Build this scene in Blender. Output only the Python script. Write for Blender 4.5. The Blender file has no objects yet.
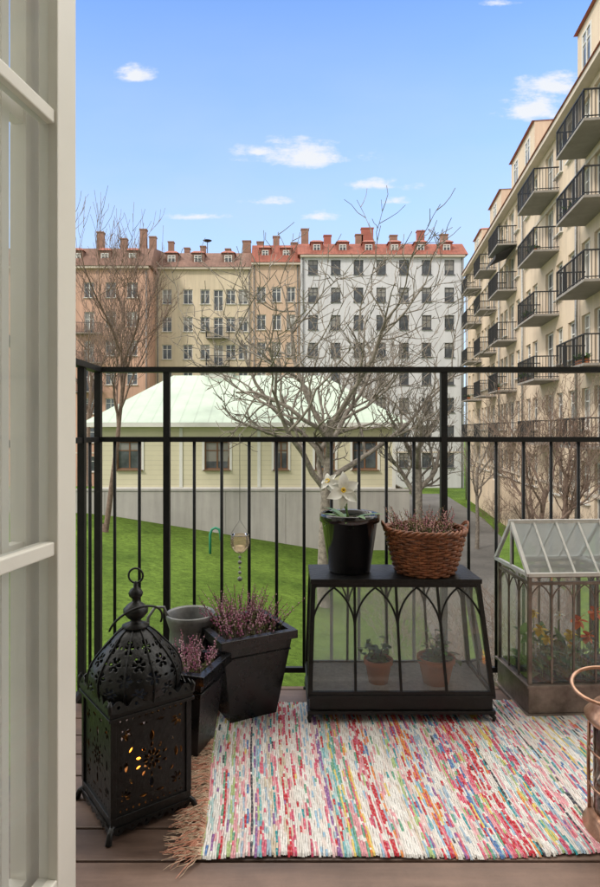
import bpy, math, random
from mathutils import Vector, Matrix, Euler, Quaternion
R=random.Random(7)
sc=bpy.context.scene
col=sc.collection
pi=math.pi
V=Vector
# ---------------------------------------------------------------- helpers
class MB:
    def __init__(s): s.v=[];s.f=[];s.mi=[];s.sm=[]
    def add(s,vs,fs,m=0,smooth=False):
        o=len(s.v); s.v+= [tuple(x) for x in vs]
        for f in fs:
            s.f.append(tuple(i+o for i in f)); s.mi.append(m); s.sm.append(smooth)
    def box(s,x0,x1,y0,y1,z0,z1,m=0):
        s.add([(x0,y0,z0),(x1,y0,z0),(x1,y1,z0),(x0,y1,z0),(x0,y0,z1),(x1,y0,z1),(x1,y1,z1),(x0,y1,z1)],
              [(0,3,2,1),(4,5,6,7),(0,1,5,4),(1,2,6,5),(2,3,7,6),(3,0,4,7)],m)
    def frustum(s,cx,cy,z0,z1,a0,b0,a1,b1,m=0,rot=0,cap=True):
        c,sn=math.cos(rot),math.sin(rot); vs=[]
        for z,a,b in((z0,a0,b0),(z1,a1,b1)):
            for x,y in((-a,-b),(a,-b),(a,b),(-a,b)):
                vs.append((cx+x*c-y*sn,cy+x*sn+y*c,z))
        fs=[(0,1,5,4),(1,2,6,5),(2,3,7,6),(3,0,4,7)]
        if cap: fs+=[(0,3,2,1),(4,5,6,7)]
        s.add(vs,fs,m)
    def tube(s,pts,rad,n=6,m=0,cap=True,closed=False,smooth=None,ang=0):
        pts=[V(p) for p in pts]; k=len(pts)
        if not hasattr(rad,'__len__'): rad=[rad]*k
        if smooth is None: smooth=n>4
        vs=[];u=None
        for i,p in enumerate(pts):
            if closed: t=pts[(i+1)%k]-pts[i-1]
            else: t=pts[min(i+1,k-1)]-pts[max(i-1,0)]
            if t.length<1e-9: t=V((0,0,1))
            t.normalize()
            if u is None:
                ref=V((0,0,1)) if abs(t.z)<.9 else V((0,1,0))
                u=t.cross(ref).normalized()
            u=(u-t*u.dot(t))
            if u.length<1e-6: u=t.orthogonal()
            u.normalize(); w=t.cross(u)
            for j in range(n):
                a=ang+2*pi*j/n
                vs.append(p+(u*math.cos(a)+w*math.sin(a))*rad[i])
        fs=[]
        for i in range(k if closed else k-1):
            a=i*n;b=((i+1)%k)*n
            for j in range(n):
                fs.append((a+j,a+(j+1)%n,b+(j+1)%n,b+j))
        if cap and not closed:
            fs.append(tuple(reversed(range(n)))); fs.append(tuple(range((k-1)*n,k*n)))
        s.add(vs,fs,m,smooth)
    def bar(s,p,q,r,m=0): s.tube([p,q],r*1.414,4,m,smooth=False,ang=pi/4)
    def lathe(s,prof,n=24,c=(0,0,0),m=0,smooth=True,capb=False,capt=False,ang=0):
        vs=[];fs=[]
        for r,z in prof:
            for j in range(n):
                a=2*pi*j/n+ang; vs.append((c[0]+r*math.cos(a),c[1]+r*math.sin(a),c[2]+z))
        for i in range(len(prof)-1):
            for j in range(n):
                fs.append((i*n+j,i*n+(j+1)%n,(i+1)*n+(j+1)%n,(i+1)*n+j))
        s.add(vs,fs,m,smooth)
        if capb: s.add(vs[:n],[tuple(reversed(range(n)))],m)
        if capt: s.add(vs[-n:],[tuple(range(n))],m)
    def octa(s,c,r,m=0,rz=None):
        x,y,z=c; h=rz or r
        s.add([(x+r,y,z),(x,y+r,z),(x-r,y,z),(x,y-r,z),(x,y,z+h),(x,y,z-h)],
              [(0,1,4),(1,2,4),(2,3,4),(3,0,4),(1,0,5),(2,1,5),(3,2,5),(0,3,5)],m)
    def leaf(s,base,d,L,W,droop=0.3,m=0,n=5,fold=.15):
        base=V(base); d=V(d).normalized(); side=d.cross(V((0,0,1)))
        if side.length<.1: side=V((1,0,0))
        side.normalize(); up=side.cross(d)
        vs=[];fs=[]
        for i in range(n+1):
            t=i/n; w=W*.5*math.sin(pi*min(1,(t*.93+.07)))**.8
            c=base+d*L*t+up*(-droop*L*t*t)
            vs+= [c-side*w+up*w*fold,c,c+side*w+up*w*fold]
        for i in range(n):
            a=i*3
            fs+= [(a,a+1,a+4,a+3),(a+1,a+2,a+5,a+4)]
        s.add(vs,fs,m,True)
    def build(s,name,mats,parent=None,loc=(0,0,0),rot=(0,0,0)):
        me=bpy.data.meshes.new(name); me.from_pydata(s.v,[],s.f)
        if not isinstance(mats,(list,tuple)): mats=[mats]
        for m in mats: me.materials.append(m)
        me.polygons.foreach_set('material_index',s.mi); me.polygons.foreach_set('use_smooth',s.sm)
        me.update()
        return mkobj(name,me,parent,loc,rot)
def mkobj(name,data,parent=None,loc=(0,0,0),rot=(0,0,0)):
    o=bpy.data.objects.new(name,data); col.objects.link(o)
    o.location=loc; o.rotation_euler=rot
    if parent: o.parent=parent
    return o
def tag(o,label,cat,group=None):
    o["label"]=label;o["category"]=cat
    if group:o["group"]=group
    return o
def thing(name,label,cat,loc=(0,0,0),rz=0,group=None):
    o=mkobj(name,None,None,loc,(0,0,rz)); o.empty_display_size=.1
    return tag(o,label,cat,group)
def bevel(o,w,s=2):
    b=o.modifiers.new('b','BEVEL'); b.width=w; b.segments=s; b.limit_method='ANGLE'

def M(name,c,rough=.6,metal=0.,var=.2,scale=5,bump=.1,bscale=60,c2=None,coat=0,stretch=(1,1,1),spec=.5,dist=.01):
    m=bpy.data.materials.new(name); m.use_nodes=True; nt=m.node_tree; N=nt.nodes; L=nt.links
    b=N['Principled BSDF']; b.inputs['Roughness'].default_value=rough; b.inputs['Metallic'].default_value=metal
    b.inputs['Specular IOR Level'].default_value=spec
    if coat: b.inputs['Coat Weight'].default_value=coat; b.inputs['Coat Roughness'].default_value=.1
    tc=N.new('ShaderNodeTexCoord'); mp=N.new('ShaderNodeMapping'); mp.inputs['Scale'].default_value=stretch
    L.new(tc.outputs['Object'],mp.inputs[0])
    n1=N.new('ShaderNodeTexNoise'); n1.inputs['Scale'].default_value=scale; n1.inputs['Detail'].default_value=6; n1.inputs['Roughness'].default_value=.65
    L.new(mp.outputs[0],n1.inputs['Vector'])
    r=N.new('ShaderNodeValToRGB'); r.color_ramp.elements[0].position=.3; r.color_ramp.elements[1].position=.7
    a=[x*(1-var) for x in c]; d=[min(1,x*(1+var)) for x in (c2 or c)]
    r.color_ramp.elements[0].color=(*a,1); r.color_ramp.elements[1].color=(*d,1)
    L.new(n1.outputs[0],r.inputs[0])
    L.new(r.outputs[0],b.inputs['Base Color'])
    if bump:
        n2=N.new('ShaderNodeTexNoise'); n2.inputs['Scale'].default_value=bscale; n2.inputs['Detail'].default_value=5
        L.new(mp.outputs[0],n2.inputs['Vector'])
        bp=N.new('ShaderNodeBump'); bp.inputs['Strength'].default_value=bump; bp.inputs['Distance'].default_value=dist
        L.new(n2.outputs[0],bp.inputs['Height']); L.new(bp.outputs[0],b.inputs['Normal'])
        rr=N.new('ShaderNodeMapRange'); rr.inputs[3].default_value=max(0,rough-.12); rr.inputs[4].default_value=min(1,rough+.12)
        L.new(n1.outputs[0],rr.inputs[0]); L.new(rr.outputs[0],b.inputs['Roughness'])
    return m
def glassmat(name,tint=(.93,.96,.95),milk=0.0,refl=1.0,ior=1.45,milkc=(.8,.82,.82)):
    m=bpy.data.materials.new(name); m.use_nodes=True; nt=m.node_tree; N=nt.nodes; L=nt.links
    for n in list(N):
        if n.type!='OUTPUT_MATERIAL': N.remove(n)
    o=N['Material Output']
    t=N.new('ShaderNodeBsdfTransparent'); t.inputs[0].default_value=(*tint,1)
    g=N.new('ShaderNodeBsdfGlossy'); g.inputs['Roughness'].default_value=.02; g.inputs[0].default_value=(refl,refl,refl,1)
    fr=N.new('ShaderNodeFresnel'); fr.inputs[0].default_value=ior
    last=t.outputs[0]
    if milk:
        df=N.new('ShaderNodeBsdfDiffuse'); df.inputs[0].default_value=(*milkc,1)
        tl=N.new('ShaderNodeBsdfTranslucent'); tl.inputs[0].default_value=(*milkc,1)
        m2=N.new('ShaderNodeMixShader'); m2.inputs[0].default_value=.5; L.new(df.outputs[0],m2.inputs[1]); L.new(tl.outputs[0],m2.inputs[2])
        tc=N.new('ShaderNodeTexCoord'); nz=N.new('ShaderNodeTexNoise'); nz.inputs['Scale'].default_value=3; L.new(tc.outputs['Object'],nz.inputs['Vector'])
        mr=N.new('ShaderNodeMapRange'); mr.inputs[1].default_value=.3;mr.inputs[2].default_value=.7; mr.inputs[3].default_value=milk*.75; mr.inputs[4].default_value=milk*1.2
        L.new(nz.outputs[0],mr.inputs[0])
        mx=N.new('ShaderNodeMixShader'); L.new(mr.outputs[0],mx.inputs[0]); L.new(last,mx.inputs[1]); L.new(m2.outputs[0],mx.inputs[2]); last=mx.outputs[0]
    mx=N.new('ShaderNodeMixShader'); L.new(fr.outputs[0],mx.inputs[0]); L.new(last,mx.inputs[1]); L.new(g.outputs[0],mx.inputs[2])
    L.new(mx.outputs[0],o.inputs[0])
    return m
def emis(name,c,s):
    m=bpy.data.materials.new(name); m.use_nodes=True; b=m.node_tree.nodes['Principled BSDF']
    b.inputs['Base Color'].default_value=(*c,1); b.inputs['Emission Color'].default_value=(*c,1); b.inputs['Emission Strength'].default_value=s
    return m

# ---------------------------------------------------------------- materials
m_rail=M('painted_iron',(.012,.013,.014),.45,.1,.3,20,.15,90,spec=.3)
m_brail=M('balcony_iron',(.028,.029,.031),.5,.1,.2,20,0,90,spec=.3)
m_black=M('black_metal',(.009,.009,.009),.42,.3,.4,25,.25,70)
m_planter=M('black_planter',(.008,.008,.009),.28,0,.5,14,.12,30)
m_potglaze=M('black_glaze',(.008,.007,.008),.12,0,.3,10,.05,20,coat=.6)
m_zinc=M('zinc',(.15,.155,.155),.45,.5,.4,10,.2,30,c2=(.22,.225,.225))
m_wire=M('wire',(.30,.30,.29),.42,.7,.25,12,0,40)
m_copper=M('aged_copper',(.42,.20,.12),.38,.7,.35,16,.2,50,c2=(.46,.29,.2))
m_brass=M('weathered_bronze',(.14,.105,.085),.5,.3,.35,14,.2,50,c2=(.22,.18,.155))
m_door=M('cream_door_paint',(.86,.83,.75),.38,0,.03,3,.05,30)
m_dglass=glassmat('door_glass',(.96,.97,.97),.13,.55,1.35,(.9,.9,.88))  # milk mixes in a whitish haze imitating reflections on the door panes
m_glass=glassmat('clear_glass')
m_tglass=glassmat('terrarium_glass',(.96,.97,.96),.19,1,1.5,(.80,.81,.79))  # pale milk stands in for reflections on the terrarium panes
m_greyglass=glassmat('dusty_glass',(.86,.9,.9),.52,1.0,1.5,(.70,.73,.73))
m_terra=M('terracotta',(.60,.20,.08),.8,0,.2,18,.2,80)
m_soil=M('soil',(.035,.024,.016),.95,0,.5,40,.8,90)
m_wicker=M('wicker',(.14,.045,.017),.5,0,.5,40,.3,120,c2=(.25,.09,.035))
m_heather=[M('heather_a',(.40,.13,.24),.8,0,.3,60,0),M('heather_b',(.56,.32,.40),.8,0,.3,60,0),M('heather_c',(.26,.11,.14),.8,0,.3,60,0),M('heather_green',(.14,.15,.06),.8,0,.3,60,0)]
m_stem=M('heather_stem',(.12,.08,.055),.8,0,.3,60,0)
m_leaf=M('leaf_green',(.06,.14,.03),.45,0,.35,30,.1,60)
m_leaf2=M('leaf_light',(.13,.22,.06),.45,0,.35,30,.1,60)
m_white=M('petal_white',(.80,.80,.74),.5,0,.05,30,.05,60)
m_yellow=M('flower_yellow',(.78,.55,.04),.6,0,.2,60,0)
m_orange=M('flower_orange',(.80,.17,.02),.6,0,.2,60,0)
m_wax=M('candle_wax',(.8,.72,.55),.5,0,.05,20,0)
m_flame=emis('flame',(1,.30,.03),6)
m_rope=M('cotton_fringe',(.48,.32,.21),.9,0,.25,60,.2,200,c2=(.56,.43,.32))
m_bark=M('bark',(.15,.125,.105),.9,0,.35,9,.5,40,c2=(.24,.21,.18))
m_barkred=M('reddish_bark',(.15,.10,.075),.9,0,.35,9,.4,40,c2=(.18,.125,.10))
m_frame=M('white_window_frame',(.66,.65,.62),.5,0,.05,3,0)
m_brownframe=M('brown_window_frame',(.16,.075,.035),.6,0,.2,5,0)
m_darkframe=M('dark_window_frame',(.07,.07,.075),.5,0,.2,5,0)
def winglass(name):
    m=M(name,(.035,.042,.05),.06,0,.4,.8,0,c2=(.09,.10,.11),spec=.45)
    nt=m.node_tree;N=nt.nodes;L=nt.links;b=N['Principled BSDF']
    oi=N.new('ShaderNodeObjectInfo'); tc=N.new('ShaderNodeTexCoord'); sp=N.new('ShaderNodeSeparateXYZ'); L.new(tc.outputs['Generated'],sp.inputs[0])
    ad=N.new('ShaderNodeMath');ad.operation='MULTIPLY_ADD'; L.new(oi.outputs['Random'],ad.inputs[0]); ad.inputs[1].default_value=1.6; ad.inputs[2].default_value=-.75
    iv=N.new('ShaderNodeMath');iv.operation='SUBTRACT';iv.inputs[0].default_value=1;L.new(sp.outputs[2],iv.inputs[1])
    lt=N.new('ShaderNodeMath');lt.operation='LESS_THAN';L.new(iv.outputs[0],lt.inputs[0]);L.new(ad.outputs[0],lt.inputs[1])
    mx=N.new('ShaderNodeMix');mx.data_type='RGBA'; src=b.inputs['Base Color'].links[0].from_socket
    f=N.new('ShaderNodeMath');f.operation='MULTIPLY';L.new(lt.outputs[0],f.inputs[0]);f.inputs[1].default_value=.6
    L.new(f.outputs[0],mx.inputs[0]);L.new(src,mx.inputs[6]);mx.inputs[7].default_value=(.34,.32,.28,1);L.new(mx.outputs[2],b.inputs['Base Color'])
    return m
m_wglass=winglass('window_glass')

def bands(m,axis,scale,strength,dist=.02,colmix=.25,profile='SAW'):
    nt=m.node_tree;N=nt.nodes;L=nt.links;b=N['Principled BSDF']
    tc=N.new('ShaderNodeTexCoord'); w=N.new('ShaderNodeTexWave'); w.bands_direction=axis; w.wave_profile=profile; w.inputs['Scale'].default_value=scale
    L.new(tc.outputs['Object'],w.inputs['Vector'])
    bp=N.new('ShaderNodeBump'); bp.inputs['Strength'].default_value=strength; bp.inputs['Distance'].default_value=dist
    L.new(w.outputs['Fac'],bp.inputs['Height'])
    if b.inputs['Normal'].links: L.new(b.inputs['Normal'].links[0].from_socket,bp.inputs['Normal'])
    L.new(bp.outputs[0],b.inputs['Normal'])
    src=b.inputs['Base Color'].links[0].from_socket
    rm=N.new('ShaderNodeValToRGB'); rm.color_ramp.elements[0].position=.0; rm.color_ramp.elements[0].color=(1-colmix,)*3+(1,); rm.color_ramp.elements[1].position=.15; rm.color_ramp.elements[1].color=(1,1,1,1)
    L.new(w.outputs['Fac'],rm.inputs[0])
    mx=N.new('ShaderNodeMix');mx.data_type='RGBA';mx.blend_type='MULTIPLY';mx.inputs[0].default_value=1
    L.new(src,mx.inputs[6]);L.new(rm.outputs[0],mx.inputs[7]);L.new(mx.outputs[2],b.inputs['Base Color'])
    return m
def streaks(m,amt=.18):
    nt=m.node_tree;N=nt.nodes;L=nt.links;b=N['Principled BSDF']
    tc=N.new('ShaderNodeTexCoord'); mp=N.new('ShaderNodeMapping'); mp.inputs['Scale'].default_value=(1.6,1.6,.12); L.new(tc.outputs['Object'],mp.inputs[0])
    n=N.new('ShaderNodeTexNoise');n.inputs['Scale'].default_value=1.5;n.inputs['Detail'].default_value=6;n.inputs['Roughness'].default_value=.7; L.new(mp.outputs[0],n.inputs['Vector'])
    r=N.new('ShaderNodeMapRange');r.inputs[1].default_value=.35;r.inputs[2].default_value=.7;r.inputs[3].default_value=1.04;r.inputs[4].default_value=1-amt; L.new(n.outputs[0],r.inputs[0])
    src=b.inputs['Base Color'].links[0].from_socket
    hs=N.new('ShaderNodeHueSaturation');L.new(src,hs.inputs['Color']);L.new(r.outputs[0],hs.inputs['Value']);L.new(hs.outputs[0],b.inputs['Base Color'])
    return m
m_siding=bands(M('cream_siding',(.62,.57,.42),.7,0,.05,1,0),'Z',1.3,.5,.02,.25)
m_roofgreen=bands(M('verdigris_roof',(.40,.49,.41),.6,0,.08,.5,.05,3,c2=(.45,.54,.45),spec=.2),'X',.45,.4,.03,.2)
m_tile=bands(M('red_roof',(.27,.095,.07),.8,0,.3,1.2,.2,12,spec=.2),'X',.8,.5,.03,.25)
m_tilebrown=bands(M('brown_roof',(.20,.12,.095),.8,0,.3,1.2,.2,12,spec=.2),'X',.8,.5,.03,.25)
m_redmetal=M('red_metal_cap',(.34,.12,.09),.6,0,.15,1,.05,8,spec=.2)
m_pwhite=streaks(M('white_plaster',(.59,.59,.61),.85,0,.05,.35,.15,9),.12)
m_pbeige=streaks(M('beige_plaster',(.60,.50,.36),.85,0,.07,.3,.15,9,c2=(.63,.53,.40)),.2)
m_psalmon=streaks(M('salmon_plaster',(.58,.42,.31),.85,0,.07,.3,.15,9),.2)
m_ppink=streaks(M('rose_plaster',(.56,.34,.255),.85,0,.1,.3,.15,9),.24)
m_pcream=streaks(M('cream_plaster',(.62,.495,.37),.85,0,.06,.35,.15,9,c2=(.65,.53,.405)),.16)
m_pcream2=M('pale_plaster',(.62,.56,.46),.85,0,.08,.35,.15,9)
m_trim=M('stone_trim',(.58,.50,.42),.8,0,.1,1,.1,9)
m_concrete=streaks(M('pale_concrete',(.40,.38,.36),.9,0,.1,.6,.3,12),.2)
m_brick=M('brick_chimney',(.26,.15,.11),.9,0,.25,2,.3,12)
m_slab=M('balcony_slab',(.26,.24,.22),.8,0,.2,1,.1,9)
m_asph=M('asphalt',(.13,.125,.12),.95,0,.25,.6,.3,40)
m_grass=M('grass',(.085,.155,.022),.95,0,.2,.35,1.0,30,c2=(.135,.215,.036),dist=.1,spec=.1)
def fine(m,sc2,amt):
    nt=m.node_tree;N=nt.nodes;L=nt.links;b=N['Principled BSDF']
    tc=N.new('ShaderNodeTexCoord'); n=N.new('ShaderNodeTexNoise');n.inputs['Scale'].default_value=sc2;n.inputs['Detail'].default_value=8;n.inputs['Roughness'].default_value=.75
    L.new(tc.outputs['Object'],n.inputs['Vector'])
    r=N.new('ShaderNodeMapRange');r.inputs[1].default_value=.3;r.inputs[2].default_value=.7;r.inputs[3].default_value=1-amt;r.inputs[4].default_value=1+amt
    L.new(n.outputs[0],r.inputs[0])
    src=b.inputs['Base Color'].links[0].from_socket
    hs=N.new('ShaderNodeHueSaturation');L.new(src,hs.inputs['Color']);L.new(r.outputs[0],hs.inputs['Value']);L.new(hs.outputs[0],b.inputs['Base Color'])
fine(m_grass,5,.5); fine(m_asph,8,.2)
m_deck=M('brown_deck',(.105,.062,.046),.5,0,.4,6,.35,40,c2=(.175,.115,.088),stretch=(.12,1,1),dist=.004)
fine(m_deck,3,.3)
m_floor=M('indoor_floor',(.3,.2,.12),.4,0,.2,6,.1,40,stretch=(.1,1,1))

# ---------------------------------------------------------------- ground
def smooth(t): t=max(0,min(1,t)); return t*t*(3-2*t)
def gz(x,y):
    base=-3.15-1.85*max(0,min(1,(x+9.5)/11.5))
    far=smooth((y-44)/10)
    return base*(1-far)+(-5.0)*far
mb=MB(); xs=[-160,-90,-50,-30]+[-22+i*1.5 for i in range(32)]+[40,70,110,170]; ys=[-60,-20,0]+[4+i*2 for i in range(34)]+[90,140,300]
for y in ys:
    for x in xs: mb.v.append((x,y,gz(x,y)))
nx=len(xs)
for j in range(len(ys)-1):
    for i in range(nx-1):
        mb.f.append((j*nx+i,j*nx+i+1,(j+1)*nx+i+1,(j+1)*nx+i));mb.mi.append(0);mb.sm.append(True)
g=mb.build('ground',m_grass); g['kind']='structure'
def strip(name,pts,w,mat,dz):
    mb=MB();vs=[];fs=[]
    P=[]
    for a,b in zip(pts[:-1],pts[1:]):
        k=10
        for i in range(k): P.append((a[0]+(b[0]-a[0])*i/k,a[1]+(b[1]-a[1])*i/k))
    P.append(pts[-1])
    for x,y in P:
        for s in (-1,-.33,.33,1): 
            X=x+s*w/2; vs.append((X,y,gz(X,y)+dz))
    for i in range(len(P)-1):
        for j in range(3): a=i*4+j; fs.append((a,a+1,a+5,a+4))
    mb.add(vs,fs,0,True); o=mb.build(name,mat); o['kind']='structure'; return o
strip('courtyard_path',[(6.9,2),(6.9,16),(8.2,28),(10.5,40),(12,56)],5.6,m_asph,.03)
# ---------------------------------------------------------------- building parts
def facade(mb,L,H,ops,depth=.2,m=0,y=0,x0=0,z0=0):
    xs=sorted({x0,L}|{o[0] for o in ops}|{o[1] for o in ops}); zs=sorted({z0,H}|{o[2] for o in ops}|{o[3] for o in ops})
    for i in range(len(xs)-1):
        for j in range(len(zs)-1):
            cx=(xs[i]+xs[i+1])/2;cz=(zs[j]+zs[j+1])/2
            if any(o[0]<cx<o[1] and o[2]<cz<o[3] for o in ops): continue
            mb.add([(xs[i],y,zs[j]),(xs[i+1],y,zs[j]),(xs[i+1],y,zs[j+1]),(xs[i],y,zs[j+1])],[(0,1,2,3)],m)
    for a,b,c,d in ops:
        e=y+depth
        mb.add([(a,y,c),(a,e,c),(a,e,d),(a,y,d)],[(0,1,2,3)],m); mb.add([(b,y,c),(b,y,d),(b,e,d),(b,e,c)],[(0,1,2,3)],m)
        mb.add([(a,y,c),(b,y,c),(b,e,c),(a,e,c)],[(0,1,2,3)],m); mb.add([(a,y,d),(a,e,d),(b,e,d),(b,y,d)],[(0,1,2,3)],m)
_wc={}
def window_mesh(w,h,fm,door=False,cols=2,bars=1):
    k=(round(w,2),round(h,2),fm.name,door,cols,bars)
    if k in _wc: return _wc[k]
    mb=MB();t=.07
    mb.box(0,t,0,.06,0,h);mb.box(w-t,w,0,.06,0,h);mb.box(t,w-t,0,.06,h-t,h);mb.box(t,w-t,0,.06,0,t)
    for i in range(1,cols):
        x=w*i/cols; mb.box(x-.035,x+.035,.004,.055,t,h-t)
    for i in range(bars):
        z=h*(.68 if bars==1 else (i+1)/(bars+1)); mb.box(t,w-t,.008,.05,z-.025,z+.025)
    if not door: mb.box(-.06,w+.06,-.26,-.002,-.05,-.002)
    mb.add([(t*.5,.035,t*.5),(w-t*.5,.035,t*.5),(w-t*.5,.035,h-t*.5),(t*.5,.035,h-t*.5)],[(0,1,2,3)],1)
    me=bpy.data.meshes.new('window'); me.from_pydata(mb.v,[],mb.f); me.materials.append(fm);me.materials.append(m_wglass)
    me.polygons.foreach_set('material_index',mb.mi); me.update(); _wc[k]=me; return me
def shell(mb,L,H,D,m=0):
    mb.add([(0,0,0),(0,D,0),(0,D,H),(0,0,H)],[(0,3,2,1)],m); mb.add([(L,0,0),(L,D,0),(L,D,H),(L,0,H)],[(0,1,2,3)],m)
    mb.add([(0,D,0),(L,D,0),(L,D,H),(0,D,H)],[(0,3,2,1)],m); mb.add([(0,0,H),(L,0,H),(L,D,H),(0,D,H)],[(0,1,2,3)],m)
def roofmesh(L,sec,ov=.3):
    mb=MB(); n=len(sec)
    vs=[(-ov,y,z) for y,z in sec]+[(L+ov,y,z) for y,z in sec]
    fs=[(i,n+i,n+i+1,i+1) for i in range(n-1)]+[(n-1,2*n-1,n,0)]+[tuple(range(n)),tuple(range(2*n-1,n-1,-1))]
    mb.add(vs,fs,0)
    return mb
def dormer(parent,x,y,z,w,h,d,wm,fm,rm,cap=.5,nw=1,ov=.12):
    mb=MB(); mb.box(-w/2,w/2,0,d,0,h,0)
    o=mb.build('dormer',wm,parent,(x,y,z))
    mb=MB(); a=w/2+ov
    mb.add([(-a,-.15,h),(a,-.15,h),(a,d,h),(-a,d,h),(-a*.55,.15,h+cap),(-a*.55,d,h+cap),(a*.55,.15,h+cap),(a*.55,d,h+cap)],[(0,1,6,4),(1,2,7,6),(2,3,5,7),(3,0,4,5),(4,6,7,5),(0,3,2,1)],0)
    mb.build('dormer_roof',rm,o)
    ww=min(w/nw*.62,.95); wh=h*.62
    for i in range(nw):
        mkobj('window',window_mesh(ww,wh,fm,True),o,(w*((i+.5)/nw-.5)-ww/2,-.05,h*.2))
    return o
def chimney(parent,x,y,z,h,w=.7,mat=None):
    mb=MB(); mb.box(-w/2,w/2,-.3,.3,0,h); mb.box(-w/2-.06,w/2+.06,-.36,.36,h+.002,h+.12)
    return mb.build('chimney',mat or m_brick,parent,(x,y,z))

def block(name,label,loc,rz,L,H,D,wm,fm,cols,rows,ww,wh,sec,rm,extra=None,trim=None,pipes=(),courses=(3.7,),ov=.3):
    e=thing(name,label,'apartment building',loc,rz)
    ops=[(c-ww/2,c+ww/2,r,r+wh) for c in cols for r in rows]
    doors=extra or []
    ops=[o for o in ops if not any(not(o[1]<d[0]-.1 or o[0]>d[1]+.1) and not(o[3]<d[2]-.1 or o[2]>d[3]+.1) for d in doors)]
    mb=MB(); facade(mb,L,H,ops+doors); shell(mb,L,H,D); mb.build('wall',wm,e)
    for o in ops: mkobj('window',window_mesh(o[1]-o[0],o[3]-o[2],fm),e,(o[0],.12,o[2]))
    for o in doors: mkobj('balcony_door',window_mesh(o[1]-o[0],o[3]-o[2],fm,True,2,1),e,(o[0],.12,o[2]))
    mb=MB(); mb.box(-.02,L+.02,-.42,-.002,H-.22,H+.0); mb.build('cornice',trim or m_trim,e)
    for c in courses: mb=MB(); mb.box(-.02,L+.02,-.05,-.002,c-.07,c+.07); mb.build('string_course',trim or m_trim,e)
    rf=roofmesh(L,[(y,z+H+.003) for y,z in sec],ov).build('roof',rm,e)
    for x in (.25,L-.25)+tuple(pipes):
        mb=MB(); mb.tube([(x,-.13,0),(x,-.13,H-.26)],.06,8); mb.build('downpipe',m_wire if pipes else m_zinc,e)
    return e,rf
_bal={}
def balcony(parent,x,z,w,d,h=1.0):
    k=(w,d)
    if k not in _bal:
        a=MB(); a.box(-w/2,w/2,-d,-.002,-.09,0)
        b=MB()
        b.bar((-w/2,-d+.03,h),(w/2,-d+.03,h),.024); b.bar((-w/2,-d+.03,.08),(w/2,-d+.03,.08),.016)
        for sx in(-1,1):
            b.bar((sx*(w/2-.02),-d+.03,h),(sx*(w/2-.02),-.01,h),.024); b.bar((sx*(w/2-.02),-d+.03,.08),(sx*(w/2-.02),-.01,.08),.016)
        n=int(w/.12)
        for i in range(n+1):
            xx=-w/2+.02+(w-.04)*i/n; b.bar((xx,-d+.03,.0),(xx,-d+.03,h),.010 if i%8 else .02)
        n=int(d/.12)
        for i in range(n):
            for sx in(-1,1): yy=-d+.03+d*i/n; b.bar((sx*(w/2-.02),yy,0),(sx*(w/2-.02),yy,h),.010)
        o1=a.build('balcony',m_slab); o2=b.build('railing',m_brail)
        _bal[k]=(o1.data,o2.data); bpy.data.objects.remove(o1);bpy.data.objects.remove(o2)
    s=mkobj('balcony',_bal[k][0],parent,(x,0,z)); mkobj('railing',_bal[k][1],s)
    return s
# white building
GB=-5.0
rows=[-2.9+2.85*k-GB for k in range(8)]
D=12
w,rf=block('white_apartment_building','white plastered apartment building with red tiled roof and dormers',(1.6,62,GB),0,16.9,24.0,D,m_pwhite,m_darkframe,
   [1.3+2.35*i for i in range(7)],rows,1.0,1.5,[(-.5,0),(1.6,1.7),(D/2,2.9),(D+.4,0)],m_tile)
for i in range(6): dormer(rf,1.7+2.7*i,.35,24.15,1.2,1.35,2,m_tile,m_frame,m_redmetal,.25)
for x,h in((.6,1.9),(3.1,1.2),(6.6,1.3),(7.5,2.0),(10.4,1.2),(13.4,1.7),(16.0,1.3)): chimney(rf,x,4.5,26.2,h,.8 if x!=7.5 else 1.3,m_redmetal if x in(3.1,7.5,13.4) else m_brick)
# beige building
rows2=[-3.2+2.9*k-GB for k in range(7)]
e,rf=block('beige_apartment_building','pale beige plastered apartment building with stacked small iron balconies',(-13.6,63,GB),0,10.1,23.0,D,m_pbeige,m_frame,
   [1.2,3.4,5.2,7.9,9.2],rows2,1.0,1.55,[(-.5,0),(2.2,2.2),(D/2,3.2),(D+.4,0)],m_tilebrown,
   extra=[(6.1,7.1,r-.7,r+1.5) for r in rows2[2:]],ov=.02)
for r in rows2[2:6]: balcony(e,6.6,r-.72,2.4,1.0)
for x in(1.6,4.4,7.6): dormer(rf,x,.45,23.35,1.3,1.35,2.2,m_tilebrown,m_frame,m_redmetal,.25)
for x,h in((.8,1.8),(2.6,1.1),(4.4,1.3),(7.2,1.0),(9.3,1.9)): chimney(rf,x,4.5,25.2,h,.6+.3*(x>9))
mb=MB(); mb.tube([(0,0,0),(0,0,1.2)],.04,6); mb.lathe([(.02,0),(.3,.05),(.5,.16)],16,(0,-.05,1.2)); mb.build('satellite_dish',m_brail,rf,(5,3.5,25.6))
e,rf=block('salmon_apartment_building','narrow salmon plastered apartment building with reddish roof',(-3.48,62.7,GB),0,5.05,23.4,D,m_psalmon,m_frame,
   [1.0,2.6,4.1],[r+.15 for r in rows2],.95,1.6,[(-.5,0),(1.4,2.3),(D/2,3.0),(D+.4,0)],m_tile,ov=.02)
for x in(1.4,3.6): dormer(rf,x,.3,23.7,1.1,1.4,2.2,m_tile,m_frame,m_redmetal,.25)
for x,h in((.7,1.4),(2.5,2.0),(4.5,1.3)): chimney(rf,x,4.5,25.5,h)
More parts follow.
